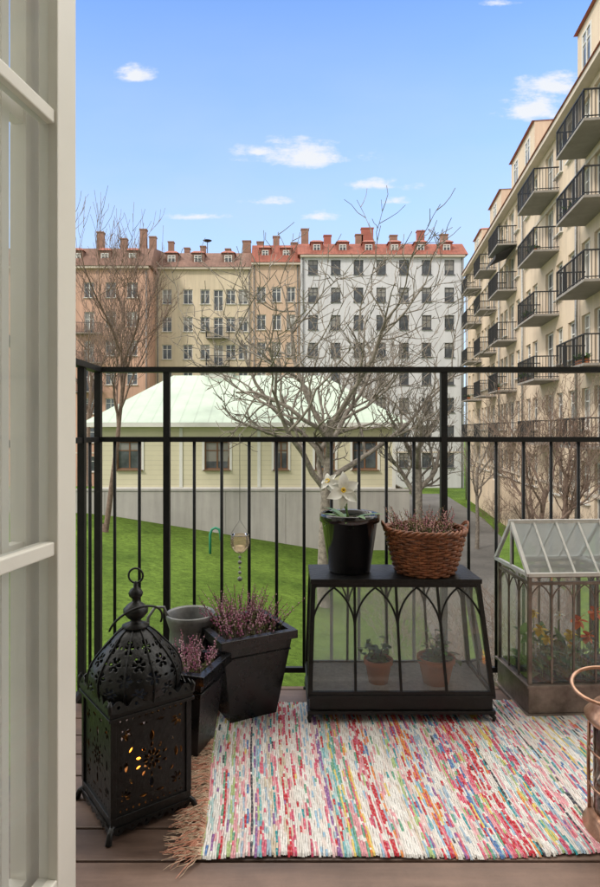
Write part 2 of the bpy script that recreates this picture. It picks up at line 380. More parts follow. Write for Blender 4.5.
# rose building
e,rf=block('rose_apartment_building','weathered rose plaster apartment building with brown mansard roof',(-33.6,60,GB),0,20,22.3,D,m_ppink,m_frame,
   [1.1+2.15*i for i in range(9)],rows2,1.05,1.55,[(-.5,0),(1.2,2.2),(D/2,3.2),(D+.4,0)],m_tilebrown,
   extra=[(13.5,14.5,r-.7,r+1.5) for r in rows2[3:6]])
for r in rows2[3:6]: balcony(e,14.0,r-.72,2.8,1.0)
for i in range(7): dormer(rf,1.5+2.8*i,.25,22.5,1.2,1.5,2,m_tilebrown,m_frame,m_redmetal,.3)
for x,h in((6,1.4),(13.8,2.1),(16.3,1.4),(18.4,2.4),(19.4,1.6)): chimney(rf,x,4.5,25.0,h)
# building along the courtyard
gb=-5.2; L=36;H=19.7
slabs=[-2.5,.4,3.3,6.2,9.1,11.75]
bx=[30.2,23.9,16.3,10.9,5.5]; bw=[3.1,3.0,2.7,2.4,2.6]
doors=[]
for x,wd in zip(bx,bw):
    for s in slabs: doors.append((x-.6,x+.6,s-gb+.02,s-gb+2.25))
cols=[x+dx for x in bx for dx in(-1.5,1.5)]+[27.05,20.1,33.6,8.2,13.6,3,1.2,18.7,21.4]
cols=sorted(cols); cc=[]
for c in cols:
    if not cc or c-cc[-1]>1.15:
        if .7<c<L-.7: cc.append(c)
e,rf=block('courtyard_apartment_building','long cream apartment building with stacked black iron balconies',(15.8,52,gb),-(pi/2+.139),L,H,12,m_pcream,m_frame,
   cc,[s-gb+.62 for s in slabs],.92,1.62,[(-.5,0),(2.4,1.3),(6,1.9),(12.4,0)],m_redmetal,extra=doors,pipes=(13.45,19.4,28.0),courses=(3.7,16.6))
for x,wd in zip(bx,bw):
    for s in slabs[1:]: balcony(e,x,s-gb,wd,1.1)
for x,wd,hh,nw in((30.4,4.4,2.3,2),(19.4,5.0,2.1,2),(12.4,3.6,1.7,1),(6,3.0,1.4,1)):
    dormer(rf,x,-.14,H+.01,wd,hh,3.2,m_pcream,m_frame,m_redmetal,.3,nw,.06)
for x in (3,15,25.5): chimney(rf,x,5,H+1.5,1.4)
mb=MB(); mb.add([(-1.4,-1.2,2.0),(1.4,-1.2,2.0),(1.4,-.02,2.5),(-1.4,-.02,2.5),(-1.4,-1.2,1.8),(1.4,-1.2,1.8)],[(0,1,2,3),(0,4,5,1)],0)
mb.build('awning',M('dark_canvas',(.05,.05,.055),.9,0,.1,3,.1,30),e,(16.3,0,9.1-gb))
def plantbox(x,z,w):
    mb=MB(); mb.box(-w/2,w/2,-.1,.1,0,.18,0)
    for i in range(60): mb.leaf((R.uniform(-w/2,w/2),R.uniform(-.1,.1),.16),(R.uniform(-1,1),R.uniform(-1,1),R.uniform(.6,2)),R.uniform(.15,.4),.08,.3,1,3)
    mb.build('planter_box',[m_terra,m_leaf],e,(x,-.9,z-gb+.002))
for a in((29.8,9.1,1.3),(31,3.3,.9),(23.2,3.3,1.2),(24.5,9.1,.8),(16.4,3.3,1.2),(23.6,6.2,1.4),(6,3.3,1)): plantbox(*a)

# ---------------------------------------------------------------- pavilion
e=thing('pavilion','low cream boarded pavilion with pale green metal hipped roof','pavilion',(-9.4,30,-2.0))
L=14.9;H=3.35;D=12
wc=[(1.6,1.25),(6.0,1.25),(9.2,.7),(13.4,1.25),(11.4,1.0)]
ops=[(c-a/2,c+a/2,1.0,2.4) for c,a in wc]
mb=MB(); facade(mb,L,H,ops); shell(mb,L,H,D); mb.build('wall',m_siding,e)
for c,a in wc: mkobj('window',window_mesh(a,1.4,m_brownframe),e,(c-a/2,.1,1.0))
for c,a in wc:
    mb=MB(); mb.box(c-a/2-.12,c-a/2-.002,-.04,-.002,.95,2.5); mb.box(c+a/2+.002,c+a/2+.12,-.04,-.002,.95,2.5); mb.box(c-a/2-.12,c+a/2+.12,-.05,-.002,2.502,2.62)
    mb.build('window_surround',m_frame,e)
for x in (.06,4.2,8.1,10.3,14.84): mb=MB(); mb.box(x-.08,x+.08,-.05,-.002,.13,3.1); mb.build('corner_board',m_frame,e)
mb=MB(); mb.box(-.02,L+.02,-.06,-.002,-.05,.12); mb.build('base_board',m_frame,e)
mb=MB(); o=.55
mb.add([(-o,-o,H),(L+o,-o,H),(L+o,D+o,H),(-o,D+o,H),(2.7,D/2,H+2.9),(L-3.2,D/2,H+2.9)],[(0,1,5,4),(1,2,5),(2,3,4,5),(3,0,4)],0)
rf=mb.build('roof',m_roofgreen,e)
mb=MB(); mb.box(-o,L+o,-o-.03,-o+.1,H-.22,H-.005); mb.box(-o,-o+.12,-o+.1,D+o,H-.22,H-.005); mb.box(L+o-.12,L+o,-o+.1,D+o,H-.22,H-.005)
mb.add([(-o,-o+.1,H-.1),(L+o,-o+.1,H-.1),(L+o,0,H-.1),(-o,0,H-.1)],[(0,1,2,3)],0)
mb.build('fascia',m_frame,e)
mb=MB(); mb.box(-.7,.7,-.5,.5,-.6,.2,0); mb.add([(-.9,-.7,.2),(.9,-.7,.2),(.9,.7,.2),(-.9,.7,.2),(-.4,0,.5),(.4,0,.5)],[(0,1,5,4),(1,2,5),(2,3,4,5),(3,0,4)],1)
mb.build('roof_vent',[m_frame,m_roofgreen],rf,(5.6,6,H+2.9))
mb=MB(); mb.box(-16.5,6.2,29.85,29.97,-7,-2.05); mb.box(-16.5,6.25,29.8,30.0,-2.048,-1.95); mb.box(6.1,6.2,29.97,42,-7,-2.05)
for x in range(-15,6,3): mb.box(x-.02,x+.02,29.83,29.848,-7,-2.05)
tag(mb.build('retaining_wall',m_concrete),'pale concrete retaining wall under the pavilion','wall')

# ---------------------------------------------------------------- own house around the doorway
e=thing('house','plastered house wall with doorway opening onto the balcony','house',(0,.25,-5))
mb=MB(); ops=[(7.4,8.75,5.0,7.35)]
facade(mb,16,15.5,ops,.25,0,0)
for i in range(len(mb.v)): x,y,z=mb.v[i]; mb.v[i]=(x-8,.2-y,z)
mb.add([(-8,.2,15.5),(8,.2,15.5),(8,-.25,15.5),(-8,-.25,15.5)],[(0,1,2,3)])
mb.build('wall',m_pcream2,e)
mb=MB(); mb.box(-3,3,-4.1,-4.0,4.99,7.6); mb.box(-3.1,-3,-4.1,-.06,4.99,7.6); mb.box(3,3.1,-4.1,-.06,4.99,7.6); mb.box(-3.1,3.1,-4.1,-.06,7.601,7.7)
mb.box(-3,-.61,-.16,-.06,4.99,7.6); mb.box(.76,3,-.16,-.06,4.99,7.6)
mb.build('room_wall',M('room_white',(.8,.79,.76),.9,0,.02,2,0),e)
mb=MB(); mb.box(-3,3,-4,-.055,4.9,4.985); mb.box(-.6,.75,-.054,.19,4.9,4.985); mb.build('indoor_floor',m_floor,e)

# ---------------------------------------------------------------- deck
mb=MB(); y=.46
while y<2.28:
    y1=min(y+.113,2.3)
    cuts=[-.76]+sorted(R.uniform(.0,2.8) for _ in range(1))+[3.2]
    for a,b in zip(cuts[:-1],cuts[1:]):
        mb.box(a+.0015,b-.0015,y+.003,y1-.003,-.028,0)
    y=y1
d=mb.build('deck',m_deck); d['kind']='structure'; bevel(d,.003)
mb=MB(); mb.box(-.77,3.2,.46,2.3,-.2,-.04); 
o=mb.build('balcony_floor',m_soil); o['kind']='structure'

# ---------------------------------------------------------------- railing
RY=2.36; RX=-.735; dx=.027
e=thing('balcony_railing','black painted iron balcony railing with slender vertical bars','railing',(RX,RY,0))
def part(fn,name,mat=m_rail,parent=e):
    mb=MB(); fn(mb); return mb.build(name,mat,parent)
part(lambda m:(m.box(-.02,4,-.018,.018,1.206,1.227),m.box(-.018,.018,-1.9,-.0181,1.206,1.227)),'top_rail')
part(lambda m:(m.box(-.015,4,-.008,.008,.933,.953),m.box(-.008,.008,-1.9,-.0081,.933,.953)),'middle_rail')
part(lambda m:(m.box(-.015,4,-.008,.008,.028,.048),m.box(-.008,.008,-1.9,-.0081,.028,.048)),'bottom_rail')
mb=MB(); mb.box(-.0125,.0125,-.0125,.0125,-.15,1.205); pm=mb.build('post',m_rail,e,(0,0,0)); 
mb=MB(); mb.tube([(0,0,.048),(0,0,.933)],.0064,8); bm_=mb.build('baluster',m_rail,e,(.135+dx,0,0))
sp=.108
def cp(o,loc):
    c=o.copy(); c.parent=o.parent; c.location=loc; col.objects.link(c); return c
posts=[.243+dx,1.332+dx,2.42+dx,3.5+dx]
for p in posts: cp(pm,(p,0,0))
cp(bm_,(.065,0,0))
for i in range(1,34):
    x=.135+dx+sp*i
    if any(abs(x-p)<.03 for p in posts): continue
    cp(bm_,(x,0,0))
for i in range(1,21):
    y=-.09*i-.01
    if i in(2,5,10,16): cp(pm,(0,y,0))
    else: cp(bm_,(0,y,0))
# ---------------------------------------------------------------- door
ang=math.atan2(.985,.17)
e=thing('glass_door','cream painted glazed door standing open over the balcony','door',(-.574,.47,0),ang)
W=.80
def leaf(m,y0,y1,st,w=W):
    m.box(w-st,w,y0,y1,.02,2.3); m.box(0,st,y0,y1,.02,2.3)
    m.box(st,w-st,y0,y1,.02,.09); m.box(st,w-st,y0,y1,2.2,2.3)
    for z in(.745,1.6): m.box(st,w-st,y0+.006,y1-.006,z-.014,z+.014)
mb=MB(); leaf(mb,0,.042,.072); f=mb.build('frame',m_door,e); bevel(f,.003)
mb=MB(); leaf(mb,.06,.095,.085)
for a_ in(.53,.645): mb.box(a_,a_+.022,.064,.09,.091,2.199)  # bars added to imitate pale vertical reflections in the glass
f=mb.build('inner_frame',m_door,e)
mb=MB(); mb.add([(.06,.02,.08),(W-.06,.02,.08),(W-.06,.02,2.21),(.06,.02,2.21)],[(0,1,2,3)]); mb.build('glass',m_dglass,e)
m_panerefl=glassmat('pane_reflection',(.97,.97,.96),.62,0,1.01,(.93,.93,.91))  # pale pleated sheet added behind the panes to imitate their reflections
mb=MB(); vs=[];fs=[]; n_=160
for i in range(n_+1):
    x=.086+(.70-.086)*i/n_; yv=.115+.010*math.sin(i*.62)+.004*math.sin(i*1.7); vs+=[(x,yv,.1),(x,yv,2.19)]
for i in range(n_): fs.append((2*i,2*i+2,2*i+3,2*i+1))
mb.add(vs,fs,0,True); mb.build('reflection_sheet',m_panerefl,e)
# ---------------------------------------------------------------- rug
pal=[(.60,.05,.07),(.60,.05,.07),(.74,.16,.24),(.74,.16,.24),(.80,.38,.43),(.80,.38,.43),(.80,.55,.55),(.05,.34,.38),(.12,.24,.50),(.16,.40,.27),(.80,.62,.18),(.80,.28,.08),
     (.08,.08,.10),(.68,.58,.45),(.32,.15,.38),(.40,.52,.64),(.36,.56,.74),(.45,.58,.26),(.80,.58,.56),(.20,.50,.55),(.45,.64,.66),(.62,.10,.18),(.74,.34,.38)]
wh=[(.84,.82,.79),(.80,.77,.73),(.86,.84,.81),(.74,.71,.67),(.80,.71,.67)]
def pick(): return R.choice(wh) if R.random()<.40 else R.choice(pal)
RL=1.95;RW=.775; sw=.0054; ns=int(RL/sw); ny=130
vs=[];fs=[];cols_=[]
prof=[-.0005,.0005,.0005,-.0005]
wav=lambda x,y:.003+.0016*math.sin(x*7+y*3)+.0012*math.sin(x*17-y*11)
cur=pick(); c2=pick()
for s in range(ns):
    if R.random()<.8: cur=pick()
    off0=R.uniform(-.004,.004)+.006*math.sin(s*.04)+.02*s*sw; off1=R.uniform(-.004,.004)
    segc=[];c=cur; c2=pick() if R.random()<.7 else c2; c3=R.choice(wh)
    j=0
    while j<ny:
        n_=R.randint(3,10) if c is not c3 else R.randint(1,4)
        segc+= [c]*n_; j+=n_
        q=R.random()
        c= c3 if (q<.38 and c is not c3) else (cur if q<.66 else (c2 if q<.88 else pick()))
    base=len(vs)
    for j in range(ny+1):
        y=off0+(RW+off1)*j/ny
        for q in range(4):
            x0=s*sw
            x=x0+sw*q/3+.0007*math.sin(j*.6+s*1.3)+.003*math.sin(y*9+s*.02)-.05*y+.06*y*x0/RL
            z=.005+prof[q]+(.0005 if (j+s)%3 and 0<q<3 else 0)+wav(x,y)
            if j in(0,ny): z-=.004
            vs.append((x,y,max(z,.001)))
    for j in range(ny):
        for q in range(3):
            a=base+j*4+q
            fs.append((a,a+1,a+5,a+4))
            b=R.uniform(.88,1.08)*(.94 if q!=1 else 1)
            cc=segc[j]
            if (j+s)%3==0: cc=tuple(.78*k+.22*w_ for k,w_ in zip(cc,(.72,.68,.62)))
            cols_.append((*[min(1,k*b) for k in cc],1))
me=bpy.data.meshes.new('rag_rug'); me.from_pydata(vs,[],fs)
at=me.color_attributes.new('rag','FLOAT_COLOR','CORNER')
buf=[]
for c in cols_: buf+=list(c)*4
at.data.foreach_set('color',buf)
mr=M('woven_rag',(.5,.5,.5),.95,0,.1,30,.4,260,spec=.1,dist=.002)
nt=mr.node_tree; an=nt.nodes.new('ShaderNodeVertexColor'); an.layer_name='rag'
mx=nt.nodes.new('ShaderNodeMix'); mx.data_type='RGBA'; mx.blend_type='MULTIPLY'; mx.inputs[0].default_value=1
hs=nt.nodes.new('ShaderNodeMapRange'); n1=[n for n in nt.nodes if n.type=='TEX_NOISE'][0]
hs.inputs[1].default_value=.3;hs.inputs[2].default_value=.7;hs.inputs[3].default_value=.88;hs.inputs[4].default_value=1.06; nt.links.new(n1.outputs[0],hs.inputs[0])
nt.links.new(an.outputs[0],mx.inputs[6]); nt.links.new(hs.outputs[0],mx.inputs[7]); nt.links.new(mx.outputs[2],nt.nodes['Principled BSDF'].inputs['Base Color'])
me.materials.append(mr)
e=thing('rag_rug','striped multicoloured woven rag rug with fringed edge','rug',(-.195,1.362,0),0)
mkobj('woven_cloth',me,e)
mb=MB()
for i in range(70):
    y=.005+RW*i/69
    for k in range(8):
        ln=R.uniform(.045,.10); a=R.gauss(pi+.35*(.8-i/69),.38); cv=R.gauss(0,.5)
        yy=y+R.uniform(-.006,.006); xo=-.05*y+.003*math.sin(y*9)+.004; pts=[(xo,yy,.007)]; px_,py_=xo,yy
        for j in range(1,6):
            t=j/5; a2=a+cv*t; px_+=math.cos(a2)*ln/5; py_+=math.sin(a2)*ln/5+R.uniform(-.003,.003)
            pts.append((px_,py_,.008*(1-t)+.003+R.uniform(0,.006)))
        mb.tube(pts,[.0015,.0015,.0014,.0013,.0011,.0006],4,R.choice([0,0,1]))
mb.build('fringe',[m_rope,M('pink_fringe',(.52,.25,.17),.9,0,.2,60,0)],e)

# ---------------------------------------------------------------- curve plates
def plate(outer,holes,t=.003):
    cu=bpy.data.curves.new('p','CURVE'); cu.dimensions='2D'; cu.fill_mode='BOTH'; cu.extrude=t/2
    def sp_(pts):
        s=cu.splines.new('POLY'); s.points.add(len(pts)-1)
        for q,p in zip(s.points,pts): q.co=(p[0],p[1],0,1)
        s.use_cyclic_u=True
    sp_(outer)
    for p in holes: sp_(p)
    o=bpy.data.objects.new('p',cu); col.objects.link(o); bpy.context.view_layer.update()
    dg=bpy.context.evaluated_depsgraph_get(); me=bpy.data.meshes.new_from_object(o.evaluated_get(dg))
    bpy.data.objects.remove(o); return me
def circ(cx,cy,r,n=14): return [(cx+r*math.cos(2*pi*i/n),cy+r*math.sin(2*pi*i/n)) for i in range(n)]
def petal(cx,cy,a,r0,r1,w,n=6):
    P=[]
    for i in range(n+1):
        t=i/n; P.append((r0+(r1-r0)*t, w*math.sin(pi*t)**.8))
    for i in range(n-1,0,-1):
        t=i/n; P.append((r0+(r1-r0)*t,-w*math.sin(pi*t)**.8))
    c,s=math.cos(a),math.sin(a); return [(cx+x*c-y*s,cy+x*s+y*c) for x,y in P]
# Moroccan lantern
e=thing('moroccan_lantern','large black pierced metal lantern with onion dome and lit candle','lantern',(-.392,1.575,0),math.radians(-53.5))
S=.1
holes=[]
w_,h_=.19,.235
for k in range(10): holes.append(petal(0,.112,k*pi/5,.008,.026,.0045))
holes.append(circ(0,.112,.005,10))
for k in range(10):
    a=k*pi/5+pi/10; holes.append(petal(.036*math.cos(a),.112+.036*math.sin(a),a,-.007,.007,.0038))
for s in(-1,1):
    for t in(-1,1):
        cx,cy=s*.062,.118+t*.068
        base_a=math.atan2(-t,-s)
        for da,l in((-.9,.020),(-.3,.026),(.3,.026),(.9,.020)): holes.append(petal(cx+s*.012,cy+t*.012,base_a+da,.006,l,.0038))
        holes.append(circ(cx+s*.014,cy+t*.014,.0032,8))
        holes.append(petal(s*.022,.118+t*.088,0,-.012,.012,.0038))
    holes.append(petal(s*.066,.112,pi/2,-.014,.014,.005)); holes.append(petal(s*.080,.112,pi/2,-.010,.010,.003))
    holes.append(petal(s*.054,.150,pi/2+s*.6,-.008,.008,.003)); holes.append(petal(s*.054,.074,pi/2-s*.6,-.008,.008,.003))
holes.append(petal(0,.170,pi/2,-.014,.014,.006)); holes.append(petal(0,.055,pi/2,-.014,.014,.006))
for i in range(11):
    x=-.08+.016*i
    holes.append(circ(x,.010,.0028,8)); holes.append(circ(x,.226,.0028,8))
pl=plate([(-w_/2,0),(w_/2,0),(w_/2,h_),(-w_/2,h_)],holes); pl.materials.append(m_black)
for k in range(4):
    a=k*pi/2
    mkobj('pierced_panel',pl,e,(math.sin(a)*S,-math.cos(a)*S,.05),(pi/2,0,a))
def scallop(w,h0,amp,n,down=False):
    P=[(-w/2,0),(w/2,0)] ; T=[]
    for i in range(n):
        for j in range(8):
            t=(j+.5)/8; T.append((w/2-w*(i+t)/n, h0+amp*math.sin(pi*t)))
    P+= [(w/2,h0)]+T+[(-w/2,h0)]
    if down: P=[(x,-y) for x,y in P]
    return P
cr=plate(scallop(.222,.008,.02,5),[circ(-.0888+.0444*i,.013,.0045,8) for i in range(5)],.0025); cr.materials.append(m_black)
sk=plate(scallop(.21,.006,.016,6,True),[circ(-.0875+.035*i,-.010,.0035,8) for i in range(6)],.0025); sk.materials.append(m_black)
for k in range(4):
    a=k*pi/2; q=.1125
    mkobj('crest',cr,e,(math.sin(a)*q,-math.cos(a)*q,.303),(pi/2-.18,0,a))
    q=.109
    mkobj('skirt',sk,e,(math.sin(a)*q,-math.cos(a)*q,.030),(pi/2+.1,0,a))
mb=MB()
for sx in(-1,1):
    for sy in(-1,1):
        x,y=sx*S,sy*S
        mb.box(x-.007,x+.007,y-.007,y+.007,.0505,.2835)
        mb.tube([(x,y,.03),(x*1.1,y*1.1,.022),(x*1.16,y*1.16,.0)],[.008,.007,.009],6)
        mb.tube([(x*1.08,y*1.08,.304),(x*1.10,y*1.10,.325),(x*1.08,y*1.08,.335)],[.006,.007,.001],8)
for z0,z1,a in((.028,.05,.106),(.284,.292,.113),(.2925,.302,.110)): mb.box(-a,a,-a,a,z0,z1)
o=mb.build('body_frame',m_black,e); bevel(o,.0015,1)
NT=220;NZ=90
pr=[]
for j in range(NZ+1):
    t=j/NZ
    r=.108*(1+.17*math.sin(pi*min(1,t*1.3)))*(math.cos(t*pi/2)**.48 if t<1 else 0)
    pr.append((max(r,.016),.302+.168*t))
vs=[];fs=[]
for r,z in pr:
    for i in range(NT):
        a=2*pi*i/NT; vs.append((r*math.cos(a),r*math.sin(a),z))
for j in range(NZ):
    for i in range(NT):
        t=(j+.5)/NZ; a=(i+.5)/NT
        hole=False
        if .10<t<.86:
            rowh=.19; rw=(t-.10)/rowh; ri=int(rw); 
            u=((a*10+.5*(ri%2))%1)-.5; v=(rw-ri)-.5
            vv=v*.50; uu=u*(1.0-.25*t)
            rho=math.hypot(uu,vv); ph=math.atan2(vv,uu)
            if rho<.24*(.5+.5*abs(math.cos(3*ph))) and rho>.045 and abs(math.sin(3*ph))<.88: hole=True
            u2=((a*10+.5+.5*(ri%2))%1)-.5
            if math.hypot(u2,v*.7)<.07: hole=True
        elif .03<t<.075: hole=(i%5 in(1,2,3)) 
        if not hole: fs.append((j*NT+i,j*NT+(i+1)%NT,(j+1)*NT+(i+1)%NT,(j+1)*NT+i))
mb=MB(); mb.add(vs,fs,0,True); dm=mb.build('dome',m_black,e)
so=dm.modifiers.new('s','SOLIDIFY'); so.thickness=.003
mb=MB()
for k in range(10):
    a=k*pi/5; pts=[((r+.002)*math.cos(a),(r+.002)*math.sin(a),z) for r,z in pr[::5]]
    mb.tube(pts,.0024,6)
mb.lathe([(.030,.462),(.036,.469),(.018,.476),(.012,.482),(.022,.49),(.032,.502),(.032,.512),(.020,.524),(.010,.530),(.009,.537),(.017,.545),(.019,.553),(.014,.562),(.006,.568),(.006,.58),(.0005,.584)],20)
mb.build('finial',m_black,e)
mb=MB(); mb.tube([(.019*math.cos(2*pi*i/24),0,.598+.019*math.sin(2*pi*i/24)) for i in range(24)],.0028,6,closed=True); mb.build('top_ring',m_black,e,(0,0,0),(0,0,.9))
mb=MB(); pts=[]
for i in range(25):
    a=pi*i/24; pts.append((.07*math.cos(a),0,.085*math.sin(a)))
mb.tube(pts,.003,6); mb.build('carrying_hoop',m_black,e,(.0,.0,.465),(math.radians(40),0,math.radians(53.5)+.6))
mb=MB(); mb.lathe([(.0,.085),(.034,.085),(.036,.08),(.036,.051)],24); mb.build('candle',m_wax,e)
mb=MB(); mb.lathe([(.0005,.088),(.014,.10),(.021,.122),(.014,.152),(.0005,.185)],12); fl=mb.build('flame',m_flame,e)
lt=bpy.data.lights.new('candle_light','POINT'); lt.energy=.25; lt.color=(1,.42,.10); lt.shadow_soft_size=.02
mkobj('candle_light',lt,e,(0,0,.2))

# ---------------------------------------------------------------- planters with heather
def heather(name,parent,c,rad,h,n,seed,sq=False,lean=.5,mats=m_heather,bl=(10,19)):
    r=random.Random(seed); mb=MB()
    for i in range(n):
        if sq: x=r.uniform(-rad,rad);y=r.uniform(-rad,rad)
        else:
            a=r.uniform(0,2*pi);q=rad*math.sqrt(r.random()); x=q*math.cos(a);y=q*math.sin(a)
        hh=h*r.uniform(.5,1.15); lx=x/rad*lean*hh*r.uniform(.4,1.2)+r.gauss(0,.014);ly=y/rad*lean*hh*r.uniform(.4,1.2)+r.gauss(0,.014)
        p0=V((x,y,0)); pts=[p0+V((lx*t*t,ly*t*t,hh*t)) for t in(0,.35,.7,1)]
        mb.tube(pts,[.0014,.0012,.001,.0006],3,0,cap=False)
        m=r.choice([1,1,2,2,2,3]); nb=int(r.uniform(*bl))
        for k in range(nb):
            t=.25+.75*k/nb; p=p0+V((lx*t*t,ly*t*t,hh*t)); s=.0058*(1.15-t*.7)
            mm=4 if t<.5 and r.random()<.7 else (m if r.random()<.8 else r.choice([1,2,3]))
            mb.octa(p+V((r.uniform(-1,1),r.uniform(-1,1),0))*.0055,s*r.uniform(.55,1),mm,s*1.1)
    return mb.build(name,[m_stem]+mats,parent,c)
def sqplanter(label,loc,rz,a0,a1,h,hs,seed,plant,n):
    e=thing('planter',label,'planter',loc,rz)
    mb=MB()
    t=.012
    mb.frustum(0,0,.0,h-.028,a0,a0,a1-.003,a1-.003,0,cap=False); mb.frustum(0,0,.01,h,a0-t,a0-t,a1-t,a1-t,0,cap=False)
    mb.add([(-a0,-a0,0),(a0,-a0,0),(a0,a0,0),(-a0,a0,0)],[(0,3,2,1)])
    b=a1+.012
    o_=[(-b,-b),(b,-b),(b,b),(-b,b)]; q=a1-t; i_=[(-q,-q),(q,-q),(q,q),(-q,q)]; q=a1-.002
    vs=[(x,y,h-.028) for x,y in o_]+[(x,y,h) for x,y in o_]+[(x,y,h) for x,y in i_]+[(-q,-q,h-.028),(q,-q,h-.028),(q,q,h-.028),(-q,q,h-.028)]
    fs=[]
    for k in range(4):
        l=(k+1)%4; fs+=[(k,l,4+l,4+k),(4+k,4+l,8+l,8+k),(12+k,12+l,l,k)]
    mb.add(vs,fs)
    ah=a0+(a1-a0)*.78
    for k in range(4):
        c,s=math.cos(k*pi/2),math.sin(k*pi/2); q=ah+.003
        mb.tube([(-q*c+q*s,-q*s-q*c,h*.78),(q*c+q*s,q*s-q*c,h*.78)],.003,6)
    o=mb.build('pot',m_planter,e); bevel(o,.0025)
    s=a0+(a1-a0)*.85-t-.001
    mb=MB(); mb.add([(-s,-s,h*.87),(s,-s,h*.87),(s,s,h*.87),(-s,s,h*.87)],[(0,1,2,3)]); mb.build('soil',m_soil,e)
    heather(plant,e,(0,0,h*.86),a1*.8,hs,n,seed,True)
    return e
sqplanter('tall tapered black square planter full of purple heather',(-.145,2.10,0),math.radians(28),.084,.128,.30,.145,3,'heather',95)
sqplanter('small tapered black square planter with heather beside the lantern',(-.30,1.86,0),math.radians(-18),.060,.090,.265,.10,5,'heather',48)
# zinc watering can
e=thing('watering_can','dull grey zinc watering can with a looped side handle','watering can',(-.335,2.13,0),math.radians(22))
mb=MB(); mb.lathe([(.001,.003),(.084,.0),(.087,.006),(.084,.014),(.082,.06),(.084,.064),(.082,.068),(.076,.22),(.079,.225),(.076,.23),(.073,.275),(.078,.29),(.086,.315),(.088,.33),(.085,.334),(.080,.326),(.068,.28)],40); mb.build('body',m_zinc,e)
mb=MB(); mb.tube([(.078,0,.06),(.12,0,.13),(.16,0,.23),(.18,0,.28)],[.014,.012,.010,.009],12); mb.lathe([(.009,0),(.024,.025),(.0005,.03)],16,(.181,0,.28)); mb.build('spout',m_zinc,e)
mb=MB(); mb.tube([(-.08,0,.12),(-.12,0,.19),(-.15,0,.27),(-.15,0,.33),(-.125,0,.365),(-.095,0,.362),(-.082,0,.325)],.0055,8); mb.build('handle',m_zinc,e)

# ---------------------------------------------------------------- black terrarium
e=thing('terrarium','black metal glass terrarium with gothic arched panes on little feet','terrarium',(.083,2.0,0))
Wt,Dt=.61,.27; zb,zt=.098,.455
bc=[(0,0),(Wt,0),(Wt,Dt),(0,Dt)]; tcn=[(.014,.055),(Wt-.032,.055),(Wt-.032,Dt-.005),(.014,Dt-.005)]
mb=MB(); mb.box(0,Wt,0,Dt,.0461,.0859); mb.box(-.008,Wt+.008,-.008,Dt+.008,.086,.098); mb.box(-.008,Wt+.008,-.008,Dt+.008,.034,.046)
o=mb.build('base_tray',m_black,e); bevel(o,.002)
for x,y in bc:
    mb=MB()
    sx=-1 if x==0 else 1; sy=-1 if y==0 else 1
    mb.tube([(x-sx*.008,y-sy*.008,.036),(x+sx*.004,y+sy*.004,.022),(x+sx*.001,y+sy*.001,.004),(x+sx*.008,y+sy*.008,.0)],[.009,.007,.005,.008],8)
    mb.build('foot',m_black,e)
def lerp(a,b,t): return tuple(a[i]+(b[i]-a[i])*t for i in range(len(a)))
def face(i,u,z):
    t=(z-zb)/(zt-zb); j=(i+1)%4
    a=lerp(bc[i],tcn[i],t); b=lerp(bc[j],tcn[j],t); p=lerp(a,b,u); return (p[0],p[1],z)
mb=MB()
for i in range(4):
    mb.bar(face(i,0,zb),face(i,0,zt),.0075)
    mb.bar(face(i,0,zb+.006),face(i,1,zb+.006),.005); mb.bar(face(i,0,zt-.006),face(i,1,zt-.006),.006)
    n=4 if i in(0,2) else 2
    for k in range(1,n): mb.bar(face(i,k/n,zb),face(i,k/n,zt),.0042)
    wd=(Wt if n==4 else Dt)
    for k in range(n):
        u0,u1=k/n,(k+1)/n; hw=(u1-u0)*wd
        zr=zt-.012-.90*hw if n==4 else zt-.012-.85*hw
        for sgn in(0,1):
            pts=[]
            for q in range(9):
                a=(pi/3)*q/8; dx_=(1-math.cos(a))*(u1-u0); z=zr+math.sin(a)*hw*1.02
                pts.append(face(i,(u0+dx_) if sgn==0 else (u1-dx_),min(z,zt-.006)))
            mb.tube(pts,.0036,6)
mb.build('arched_frame',m_black,e)
mb=MB()
for i in range(4):
    mb.add([face(i,0,zb),face(i,1,zb),face(i,1,zt),face(i,0,zt)],[(0,1,2,3)])
mb.build('glass',m_tglass,e)
mb=MB(); mb.box(.004,Wt-.02,.045,Dt+.004,zt,zt+.016); mb.box(.012,Wt-.03,.053,Dt-.004,zt-.01,zt-.0005)
o=mb.build('lid',m_black,e); bevel(o,.002)
mb=MB(); mb.box(.012,Wt-.012,.012,Dt-.008,.0985,.104); mb.build('gravel_bed',M('pale_gravel',(.68,.66,.60),.9,0,.2,60,.8,150),e)
ZT=.472
def potprof(r0,r1,h,t=.006,lip=.0): 
    return [(.0005,.004),(r0,0),(r0+(r1-r0)*.86,h*.8),(r1+lip,h*.8),(r1+lip+.001,h),(r1-t,h),(r1-t-.002,h*.85)]
